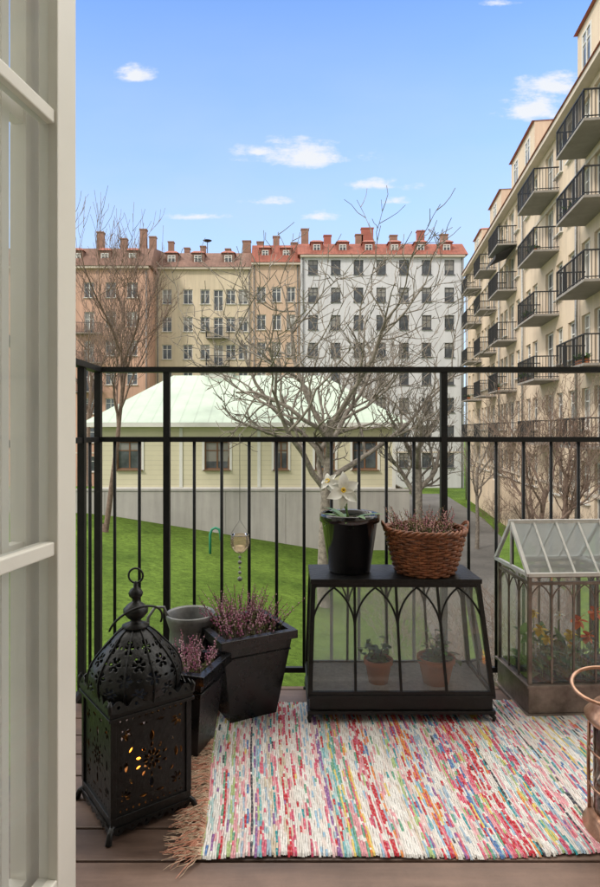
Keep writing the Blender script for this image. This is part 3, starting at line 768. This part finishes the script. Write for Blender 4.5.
def tpot(label,loc,r,h,seed,kind):
    e=thing('flower_pot',label,'potted plant',loc,0)
    mb=MB(); mb.lathe(potprof(r*.7,r,h,.004,.003),24); mb.build('pot',m_terra,e)
    mb=MB(); mb.lathe([(.0005,h*.86),(r-.006,h*.86)],20); mb.build('soil',m_soil,e)
    rr=random.Random(seed); mb=MB()
    for i in range(kind):
        a=rr.uniform(0,2*pi); el=rr.uniform(.3,2.4)
        L_=rr.uniform(.04,.12); d=V((math.cos(a),math.sin(a),el)).normalized()
        b=V((0,0,h*.85)); tip=b+d*L_+V((0,0,-.3*L_*(el<1))); mb.tube([b,b+d*L_*.6,tip],.0012,4,1)
        for q in range(4):
            f=b.lerp(tip,.35+.2*q); a2=rr.uniform(0,2*pi); mb.leaf(f,(math.cos(a2),math.sin(a2),rr.uniform(-.2,.8)),rr.uniform(.018,.03),rr.uniform(.012,.019),.5,rr.choice([0,2,2]),3)
    mb.build('plant',[m_leaf,m_stem,m_leaf2],e); return e
tpot('small terracotta pot with leafy plant inside the terrarium',(.325,2.09,.104),.047,.08,4,26)
tpot('terracotta pot with trailing green plant inside the terrarium',(.525,2.085,.104),.062,.09,9,36)

# white-flowering pot on the lid
e=thing('flower_pot','glossy black round pot with white spring flowers','potted plant',(.233,2.165,ZT),0)
mb=MB(); mb.lathe([(.0005,.004),(.070,.0),(.074,.004),(.100,.178),(.107,.180),(.109,.205),(.106,.209),(.098,.206),(.094,.185)],40); mb.build('pot',m_potglaze,e)
mb=MB(); mb.lathe([(.0005,.186),(.095,.186)],24); mb.build('soil',m_soil,e)
mb=MB()
rr=random.Random(2)
for i in range(24):
    a=rr.uniform(0,2*pi); d=V((math.cos(a),math.sin(a),rr.uniform(.2,1.1))); b=V((math.cos(a)*.03,math.sin(a)*.03,.186))
    mb.leaf(b,d,rr.uniform(.05,.10),rr.uniform(.02,.034),.6,rr.choice([0,1]))
mb.build('leaves',[m_leaf,m_leaf2],e)
def flower(mb,base,head,nrm,size,np=6,turn=0):
    base=V(base);head=V(head);n=V(nrm).normalized()
    mid=(base+head)/2+V((.008,0,.01)); mb.tube([base,mid,head-n*.012,head],[.0028,.0025,.002,.003],6,1)
    q=n.to_track_quat('Z','Y')
    for k in range(np):
        a=2*pi*k/np+turn; d=q@V((math.cos(a),math.sin(a),.35+.15*(k%2)))
        side=d.cross(n).normalized(); vs=[];m_=7
        for i in range(m_+1):
            t=i/m_; w=size*.32*math.sin(pi*min(1,.06+.94*t)**.8)+.0004
            c=head+d*size*t*1.1-n*size*(.36+.15*(k%3))*t*t
            vs+=[c-side*w+n*w*.3,c-side*w*.4,c+side*w*.4,c+side*w+n*w*.3]
        fs=[]
        for i in range(m_):
            for j in range(3): fs.append((i*4+j,i*4+j+1,i*4+j+5,i*4+j+4))
        mb.add(vs,fs,0,True)
    for k in range(14):
        a=2*pi*k/14; p=head+q@V((math.cos(a)*.007,math.sin(a)*.007,.014)); mb.tube([head,p],.001,4,2); mb.octa(p,.0032,2)
mb=MB(); flower(mb,(-.01,-.01,.186),(-.030,-.03,.292),(.3,-1,.25),.064,6,.4); flower(mb,(.0,.0,.186),(-.075,-.015,.32),(-.5,-.7,.5),.036,6,1.0)
mb.build('flower',[m_white,m_leaf2,m_yellow],e)

# wicker basket
e=thing('wicker_basket','round brown woven wicker basket holding dry pink heather','basket',(.502,2.155,ZT),0)
mb=MB(); nst=26; hb=.15; rows_=17
def br(t): return .098+.042*t**.8
for i in range(nst):
    a=2*pi*i/nst; mb.tube([(br(t)*math.cos(a),br(t)*math.sin(a),hb*t) for t in(0,.25,.5,.75,1)],.0030,5)
for r_ in range(rows_):
    t=(r_+.4)/rows_; pts=[]
    for i in range(nst*4):
        a=2*pi*i/(nst*4); rad=br(t)+.0045*math.cos(nst*a/2+ (r_%2)*pi); pts.append((rad*math.cos(a),rad*math.sin(a),hb*t+.0008*math.sin(7*a+r_)))
    mb.tube(pts,.0046,6,0,closed=True)
for k in range(3):
    pts=[]
    for i in range(120):
        a=2*pi*i/120; q=12*a+k*2*pi/3; rad=br(1)+.006*math.cos(q); pts.append((rad*math.cos(a),rad*math.sin(a),hb+.004+.006*math.sin(q)))
    mb.tube(pts,.0048,6,0,closed=True)
mb.lathe([(.0005,.002),(.1,.002)],24)
mb.build('woven_body',m_wicker,e)
for s in(-1,1):
    mb=MB()
    for dz in(0,.006):
        pts=[]
        for i in range(13):
            a=pi*i/12; pts.append((s*(.139+.014*math.sin(a)),-.035*math.cos(a)*1.0,hb+dz+.024*math.sin(a)))
        mb.tube(pts,.004,6)
    mb.build('handle',m_wicker,e)
mb=MB(); mb.lathe([(.0005,.125),(.124,.125)],24); mb.build('soil',m_soil,e)
dry=[M('dry_a',(.38,.17,.19),.8,0,.3,60,0),M('dry_b',(.48,.30,.25),.8,0,.3,60,0),M('dry_c',(.24,.19,.09),.8,0,.3,60,0),m_heather[3]]
heather('heather',e,(0,0,.12),.11,.10,85,11,False,.45,dry,(8,14))

# ---------------------------------------------------------------- small greenhouse
e=thing('tabletop_greenhouse','small glass greenhouse with gabled pale roof and bronze frame','greenhouse',(.985,2.185,0),math.radians(3))
a,b=.155,.125; z0,z1,zr=.10,.485,.648
mb=MB(); mb.box(-a-.006,a+.006,-b-.006,b+.006,.012,.0999); mb.box(-a-.014,a+.014,-b-.014,b+.014,.1,.11); mb.box(-a-.014,a+.014,-b-.014,b+.014,.0,.0118)
o=mb.build('base_tray',m_brass,e); bevel(o,.002)
cor=[(-a,-b),(a,-b),(a,b),(-a,b)]
mb=MB()
for i in range(4):
    p=cor[i];q=cor[(i+1)%4]
    mb.bar((*p,.1105),(*p,z1),.006)
    for z in(z1-.005,z1-.03): mb.bar((*p,z),(*q,z),.005)
    n=4 if i in(0,2) else 3
    for k in range(1,n):
        m_=lerp(p,q,k/n); mb.bar((*m_,.1105),(*m_,z1-.03),.003)
    for k in range(n):
        u=lerp(p,q,k/n);v=lerp(p,q,(k+1)/n); hw=math.dist(u,v)
        for s in(0,1):
            pts=[]
            for j in range(7):
                an=(pi/3)*j/6; t=(1-math.cos(an)); t=t if s==0 else 1-t
                m_=lerp(u,v,t); pts.append((*m_,z1-.035-hw*.87+math.sin(an)*hw))
            mb.tube(pts,.0026,5)
mb.build('arched_frame',m_brass,e)
mb=MB()
for i in range(4): p=cor[i];q=cor[(i+1)%4]; mb.add([(*p,.1105),(*q,.1105),(*q,z1),(*p,z1)],[(0,1,2,3)])
mb.build('wall_glass',glassmat('greenhouse_glass',(.96,.97,.96),.12,1,1.5,(.8,.81,.79)),e)
m_lead=M('pale_painted_metal',(.62,.62,.60),.5,.1,.15,20,.1,60)
mb=MB(); A=a+.01;B=b+.012
ze=z1+.002
for sx in(-1,1):
    mb.bar((sx*A,-B,ze),(sx*A,0,zr),.006); mb.bar((sx*A,B,ze),(sx*A,0,zr),.006); mb.bar((sx*A,-B,ze),(sx*A,B,ze),.006)
for sy in(-1,1):
    mb.bar((-A,sy*B,ze),(A,sy*B,ze),.006)
    for k in range(1,4): x=-A+2*A*k/4; mb.bar((x,sy*B,ze),(x,0,zr),.0035)
mb.bar((-A-.008,0,zr),(A+.008,0,zr),.0065)
mb.bar((-A,0,ze),(-A,0,zr),.003)
rf=mb.build('roof',m_lead,e)
mb=MB()
for sy in(-1,1): mb.add([(-A,sy*B,ze),(A,sy*B,ze),(A,0,zr),(-A,0,zr)],[(0,1,2,3)])
for sx in(-1,1): mb.add([(sx*A,-B,ze),(sx*A,B,ze),(sx*A,0,zr)],[(0,1,2)])
mb.build('roof_glass',m_greyglass,rf)
mb=MB(); mb.box(-a+.01,a-.01,-b+.01,b-.01,.1105,.118); mb.build('soil',m_soil,e)
e=thing('primrose','orange and yellow flowering plants growing in the greenhouse','flowering plant',(.985,2.17,.118),0)
mb=MB(); rr=random.Random(5)
for i in range(150):
    x=rr.uniform(-.12,.12);y=rr.uniform(-.08,.07);an=rr.uniform(0,2*pi); hz_=rr.choice([0,0,.03,.07,.10])
    if hz_: mb.tube([(x,y,0),(x,y,hz_)],.0012,3,1)
    mb.leaf((x,y,hz_),(math.cos(an),math.sin(an),rr.uniform(.3,2.5)),rr.uniform(.035,.08),rr.uniform(.016,.030),.5,rr.choice([0,1,1]))
for x,y,h,m_,sz in((-.09,-.07,.17,3,.030),(-.06,-.05,.13,3,.026),(-.03,-.07,.22,4,.022),(.005,-.06,.15,3,.028),(.045,-.07,.20,2,.036),(.07,-.05,.14,2,.032),(.085,-.07,.23,2,.034),(-.08,-.02,.10,4,.02),(.03,-.03,.10,3,.022),(-.105,-.05,.22,3,.022)):
    hd=V((x+rr.uniform(-.01,.01),y-.01,h))
    mb.tube([(x,y,0),(x,y,h*.6),hd],.0014,4,1)
    for k in range(6):
        an=2*pi*k/6; mb.leaf(hd,(math.cos(an),-.5,math.sin(an)),sz,sz*.8,.1,m_,3)
    mb.octa(hd+V((0,-.008,0)),.004,3)
mb.build('plants',[m_leaf,m_leaf2,m_orange,m_yellow,m_white],e)
# ---------------------------------------------------------------- copper lantern
e=thing('copper_lantern','round copper framed glass candle lantern with ring handle','lantern',(.845,1.45,0),math.radians(12))
q=.098
mb=MB(); mb.lathe([(.0005,.0),(q+.014,.0),(q+.016,.012),(q+.006,.02),(q+.004,.045),(q-.004,.05),(.0005,.05)],40)
for k in range(8):
    a=k*pi/4+.2; c_,s_=math.cos(a),math.sin(a); mb.tube([(q*c_,q*s_,.045),(q*1.02*c_,q*1.02*s_,.16),(q*c_,q*s_,.275)],.0042,8)
for z in(.115,.20): mb.tube([(q*1.02*math.cos(2*pi*i/40),q*1.02*math.sin(2*pi*i/40),z) for i in range(40)],.0028,6,closed=True)
mb.lathe([(q-.006,.268),(q+.008,.270),(q+.012,.28),(q+.004,.288),(q-.01,.305),(.06,.325),(.036,.335),(.034,.352),(.042,.356),(.030,.366),(.0005,.37)],40)
mb.build('frame',m_copper,e)
mb=MB(); mb.lathe([(q-.008,.051),(q-.008,.268)],32); mb.build('glass',m_glass,e)
mb=MB(); mb.tube([(.078*math.cos(2*pi*i/32),.078*math.sin(2*pi*i/32),0) for i in range(32)],.0042,8,closed=True); mb.build('ring_handle',m_copper,e,(-.075,0,.368),(.15,-.15,0))
mb=MB(); mb.lathe([(.0005,.15),(.03,.15),(.033,.145),(.033,.051)],20); mb.build('candle',m_wax,e)
mb=MB(); mb.lathe([(.0005,.155),(.009,.165),(.011,.175),(.006,.195),(.0005,.215)],12); mb.build('flame',m_flame,e)
# ---------------------------------------------------------------- hanging candle holder
e=thing('hanging_candle_holder','small glass globe candle holder hanging on wire from the railing','candle holder',(-.176,2.335,.50),0)
mb=MB(); mb.tube([(0,.025,.46),(0,.0,.465),(0,-.01,.45),(0,0,.44),(0,0,.13)],.0012,5)
for s in(-1,1): mb.tube([(0,0,.13),(s*.02,0,.10),(s*.034,0,.075)],.001,5)
mb.tube([(.0345*math.cos(2*pi*i/24),.0345*math.sin(2*pi*i/24),.072) for i in range(24)],.0014,5,closed=True)
mb.build('wire',m_wire,e)
mb=MB(); mb.lathe([(.0005,0),(.018,.004),(.032,.02),(.038,.04),(.036,.062),(.032,.074)],24); mb.build('glass_globe',glassmat('amber_glass',(.95,.85,.7),.35,1,1.5,(.75,.6,.42)),e)
mb=MB(); mb.lathe([(.0005,.03),(.018,.03),(.018,.01)],16); mb.build('candle',m_wax,e)
mb=MB(); mb.tube([(0,0,0),(0,0,-.11)],.0007,4)
for z,r in((-.015,.006),(-.035,.008),(-.055,.005),(-.075,.007),(-.1,.01)): mb.lathe([(.0005,-r),(r*.7,-r*.7),(r,0),(r*.7,r*.7),(.0005,r)],10,(0,0,z))
mb.build('bead_pendant',m_wire,e)

# ---------------------------------------------------------------- green pipe on the lawn
mb=MB(); z=gz(-2.9,25); mb.tube([(-.22,0,-.2),(-.22,0,.85),(-.15,0,1.05),(0,0,1.12),(.15,0,1.05),(.22,0,.85),(.22,0,.6)],.055,10)
o=mb.build('bent_pipe',M('green_paint',(.02,.2,.12),.5,0,.2,5,.05,20),None,(-2.9,25,z)); tag(o,'green painted bent steel pipe standing on the lawn','pipe')

# ---------------------------------------------------------------- trees
def tree(label,loc,height,r0,fork,spread,seed,mat=m_bark,n1=6,n2=6,n3=6,n4=5,up=.25,name='bare_tree',tip=.004,group='bare courtyard trees',reach=.62,taper=.78,wig=.15,rf_=.62):
    rr=random.Random(seed); T=MB();C=MB()
    def branch(p,d,L,r,lev):
        segs=[6,7,6,4,3][lev]; pts=[p.copy()];d=d.copy()
        rads=[r]
        for i in range(segs):
            d=d+V((rr.gauss(0,1),rr.gauss(0,1),rr.gauss(0,1)))*(.035 if lev==0 else wig)+V((0,0,up*(.2+.15*lev if lev else .4)))
            d.normalize(); p=p+d*L/segs; pts.append(p.copy()); rads.append(max(r*(1-(i+1)/segs*(.35 if lev==0 else taper))*rr.uniform(.9,1.12),tip*.6))
        mb_=T if lev<=1 else C
        mb_.tube(pts,rads,[9,7,5,3,3][lev],0,cap=False,smooth=lev<3)
        if lev==4: return
        n=[n1,n2,n3,n4][lev]
        for k in range(n):
            t=(.55+.45*(k+.5)/n) if lev==0 else (.22+.78*(k+rr.random()*.8)/n)
            f=min(t*segs,segs-.001); i=int(f); q=pts[i].lerp(pts[i+1],f-i); rq=rads[i]+(rads[i+1]-rads[i])*(f-i)
            dd=(pts[i+1]-pts[i]).normalized(); ax=dd.orthogonal().normalized(); ax.rotate(Quaternion(dd,2.4*k+rr.uniform(0,1.2)))
            an=rr.uniform(.45,.95)*spread
            nd=dd*math.cos(an)+ax*math.sin(an)
            LL={0:(height-fork)*reach,1:L*.55,2:L*.55,3:L*.55}[lev]*rr.uniform(.7,1.15)
            branch(q,nd,LL,max(rq*rf_,tip),lev+1)
    branch(V((0,0,-.2)),V((rr.uniform(-.03,.03),rr.uniform(-.03,.03),1)),fork+.2+(height-fork)*.25,r0,0)
    T.lathe([(r0*1.6,-.25),(r0*1.15,.05),(r0*.9,.35)],10)
    e=thing(name,label,'tree',loc,0,group)
    T.build('trunk',mat,e); C.build('crown',mat,e)
    return e
def tr(label,x,y,*a,**k): return tree(label,(x,y,gz(x,y)),*a,**k)
tr('tall bare tree with forked pale knobbly branches on the lawn',1.3,20,12.2,.20,4.2,1.15,21,n1=8,n2=7,n3=5,n4=3,tip=.017,reach=.72,up=.20,taper=.62,wig=.22,rf_=.72)
tr('slender bare tree with reddish twigs beside the pavilion',-7.8,26,14.2,.12,5.6,.65,22,m_barkred,n1=8,n2=7,n3=6,n4=4,tip=.011,up=.3,reach=.57)
tr('bare tree with wide crown beside the path',4.6,21,8.4,.19,4.2,1.0,23,n1=6,n2=6,n3=5,n4=3,tip=.014,taper=.65,wig=.2,rf_=.7)
tr('low bare fruit tree near the path',7.3,17.5,7.4,.10,3.2,1.0,24,m_barkred,n1=7,n2=6,n3=6,n4=5,tip=.007)
tr('small bare tree with dense reddish twigs',9.0,19,7.6,.10,3.6,.95,25,m_barkred,n1=7,n2=6,n3=6,n4=5,tip=.007)
tr('young bare tree at the courtyard edge',9.6,30,7.5,.10,3.0,.9,26,m_bark,n1=6,n2=6,n3=5,n4=4,tip=.009)
tr('bare tree in front of the white building',5.5,46,14,.18,6.0,.9,27,m_bark,n1=6,n2=6,n3=5,n4=3,tip=.02)
tr('bare tree in front of the rose building',-15.0,46,16,.18,6.0,.8,28,m_barkred,n1=6,n2=6,n3=5,n4=4,tip=.016)
def shrub(label,x,y,h,n,seed,mat=m_barkred):
    rr=random.Random(seed); mb=MB()
    def tw(p,d,L,r,l):
        pts=[p.copy()]
        for i in range(3): d=(d+V((rr.gauss(0,.2),rr.gauss(0,.2),rr.gauss(0.05,.1)))).normalized(); p=p+d*L/3; pts.append(p.copy())
        mb.tube(pts,[r,r*.8,r*.6,r*.35],3,0,cap=False)
        if l<3:
            for k in range(4): q=pts[1].lerp(pts[3],rr.random()); tw(q,(d+V((rr.gauss(0,.6),rr.gauss(0,.6),rr.gauss(.1,.3)))).normalized(),L*.6,r*.6,l+1)
    for i in range(n): tw(V((rr.gauss(0,.25),rr.gauss(0,.25),0)),V((rr.gauss(0,.4),rr.gauss(0,.4),1)).normalized(),h*.6,.013,0)
    o=mb.build('bare_shrub',mat,None,(x,y,gz(x,y)-.05)); tag(o,label,'shrub','bare shrubs along the path')
k=0
for x,y,h in((3.6,13,2.2),(4.6,12.2,2.4),(5.7,14.2,2.6),(3.1,16.5,1.8),(6.9,12.8,2.8),(8.3,14.0,3.2),(9.6,16,3.4),(4.2,19,1.8),(10.6,20,3.0),(11.6,27,2.6),(7.6,11.2,3.2),(6.2,10.6,2.8),
   (8.6,12.4,3.6),(9.2,14.4,3.8),(10.4,17.6,3.6),(10.9,23,3.2),(5.2,9.6,2.2),(7.9,16.2,3.0),(11.2,25,2.8),(12.4,31,2.6),(12.6,35,2.4),(4.9,16,2.2),(5.3,23,1.8),(6.0,27,1.8)):
    shrub('leafless brown shrub growing by the courtyard path',x,y,h,13,50+k,[m_barkred,m_bark][k%2]); k+=1

# ---------------------------------------------------------------- world
w=bpy.data.worlds.new('World'); sc.world=w; w.use_nodes=True; nt=w.node_tree; N=nt.nodes; Lk=nt.links
bg=N['Background']; bg.inputs[1].default_value=.15
el=math.radians(38); S_=V((-.75,-.66,0)).normalized(); S_=V((S_.x*math.cos(el),S_.y*math.cos(el),math.sin(el)))
sky=N.new('ShaderNodeTexSky'); sky.sky_type='NISHITA'; sky.sun_disc=False; sky.sun_elevation=el; sky.sun_rotation=math.atan2(S_.x,S_.y)%(2*pi)
sky.air_density=1.0; sky.dust_density=.6; sky.ozone_density=1.0
tc=N.new('ShaderNodeTexCoord'); sx=N.new('ShaderNodeSeparateXYZ'); Lk.new(tc.outputs['Generated'],sx.inputs[0])
def mt(op,a,b=None,c=None):
    n=N.new('ShaderNodeMath'); n.operation=op
    for i,q in enumerate((a,b,c)):
        if q is None: continue
        if isinstance(q,(int,float)): n.inputs[i].default_value=q
        else: Lk.new(q,n.inputs[i])
    return n.outputs[0]
def rng(a,i0,i1,o0,o1,sm=False):
    n=N.new('ShaderNodeMapRange'); n.inputs[1].default_value=i0;n.inputs[2].default_value=i1;n.inputs[3].default_value=o0;n.inputs[4].default_value=o1
    if sm: n.interpolation_type='SMOOTHSTEP'
    Lk.new(a,n.inputs[0]); return n.outputs[0]
def mixc(f,a,b,blend='MIX'):
    n=N.new('ShaderNodeMix'); n.data_type='RGBA'; n.blend_type=blend
    for s,q in((0,f),(6,a),(7,b)):
        if isinstance(q,(int,float)): n.inputs[s].default_value=q
        elif isinstance(q,tuple): n.inputs[s].default_value=(*q,1)
        else: Lk.new(q,n.inputs[s])
    return n.outputs[2]
yy=mt('MAXIMUM',sx.outputs[1],.05)
u=mt('DIVIDE',sx.outputs[0],yy); v=mt('DIVIDE',sx.outputs[2],yy)
cb=N.new('ShaderNodeCombineXYZ'); Lk.new(mt('MULTIPLY',u,9),cb.inputs[0]); Lk.new(mt('MULTIPLY',v,20),cb.inputs[1])
nz=N.new('ShaderNodeTexNoise'); nz.inputs['Scale'].default_value=1.6; nz.inputs['Detail'].default_value=9; nz.inputs['Roughness'].default_value=.66; Lk.new(cb.outputs[0],nz.inputs['Vector'])
dens=None
for cu,cv,ca,cbb,am in((.03,.452,.11,.034,1.2),(-.045,.462,.055,.02,1.0),(-.25,.588,.045,.022,1.0),(.158,.406,.065,.018,1.05),(-.02,.379,.05,.012,.8),(.05,.353,.045,.014,.85),(-.14,.355,.06,.012,.75),
    (.42,.53,.07,.045,1.25),(.46,.57,.07,.035,1.1),(.36,.71,.045,.014,.9),(.185,.38,.035,.010,.75),(-.45,.34,.12,.02,.4),(.75,.5,.12,.04,.9),(-.8,.5,.12,.04,.9)):
    du=mt('MULTIPLY',mt('SUBTRACT',u,cu),1/ca); dv=mt('SUBTRACT',v,cv); dv=mt('SUBTRACT',mt('MULTIPLY',dv,1.6/cbb),mt('MULTIPLY',mt('ABSOLUTE',dv),.6/cbb))
    rr_=mt('SQRT',mt('ADD',mt('MULTIPLY',du,du),mt('MULTIPLY',dv,dv)))
    di=mt('MULTIPLY',mt('MAXIMUM',mt('SUBTRACT',1.0,mt('MULTIPLY',rr_,.75)),0),am)
    dens=di if dens is None else mt('MAXIMUM',dens,di)
dd=mt('ADD',dens,mt('MULTIPLY',mt('SUBTRACT',nz.outputs[0],.5),2.5))
fac=mt('MULTIPLY',mt('MULTIPLY',rng(dd,.30,1.0,0,1,True),rng(dens,0,.2,0,1)),.93)
nz2=N.new('ShaderNodeTexNoise'); nz2.inputs['Scale'].default_value=.5; nz2.inputs['Detail'].default_value=5; Lk.new(cb.outputs[0],nz2.inputs['Vector'])
fac2=mt('MULTIPLY',rng(v,.15,.72,.95,.0),mt('ADD',nz2.outputs[0],.38))
c0=mixc(1.0,sky.outputs[0],(1.7,2.0,2.5),'MULTIPLY')
c1=mixc(fac2,c0,(4.1,5.0,6.1))
c2_=mixc(fac,c1,(6.15,6.25,6.4))
nz3=N.new('ShaderNodeTexNoise'); nz3.inputs['Scale'].default_value=2.2; nz3.inputs['Detail'].default_value=6; Lk.new(tc.outputs['Generated'],nz3.inputs['Vector'])  # added unseen white cloud cover overhead and behind camera, brightens and neutralises the fill
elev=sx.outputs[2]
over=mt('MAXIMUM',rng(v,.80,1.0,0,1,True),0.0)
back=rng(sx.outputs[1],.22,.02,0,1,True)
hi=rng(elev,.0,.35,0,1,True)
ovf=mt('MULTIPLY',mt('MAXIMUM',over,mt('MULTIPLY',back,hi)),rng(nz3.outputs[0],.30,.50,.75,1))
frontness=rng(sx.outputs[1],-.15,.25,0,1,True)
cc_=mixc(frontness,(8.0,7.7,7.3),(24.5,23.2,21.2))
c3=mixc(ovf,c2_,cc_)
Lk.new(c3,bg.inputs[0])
sl=bpy.data.lights.new('sun','SUN'); sl.energy=2.3; sl.angle=math.radians(6); sl.color=(1,.94,.85)
so=mkobj('sun',sl); so.rotation_mode='QUATERNION'; so.rotation_quaternion=S_.to_track_quat('Z','Y')
# ---------------------------------------------------------------- camera
cd=bpy.data.cameras.new('camera'); cam=mkobj('camera',cd,None,(0,0,.98),(pi/2,0,0))
cd.sensor_fit='VERTICAL'; cd.sensor_height=36; cd.sensor_width=36; cd.lens=600/887*36; cd.shift_x=15/887; cd.shift_y=-13.5/887
cd.clip_start=.02; cd.clip_end=2000
sc.camera=cam
sc.view_settings.view_transform='Standard'; sc.view_settings.look='None'; sc.view_settings.exposure=0
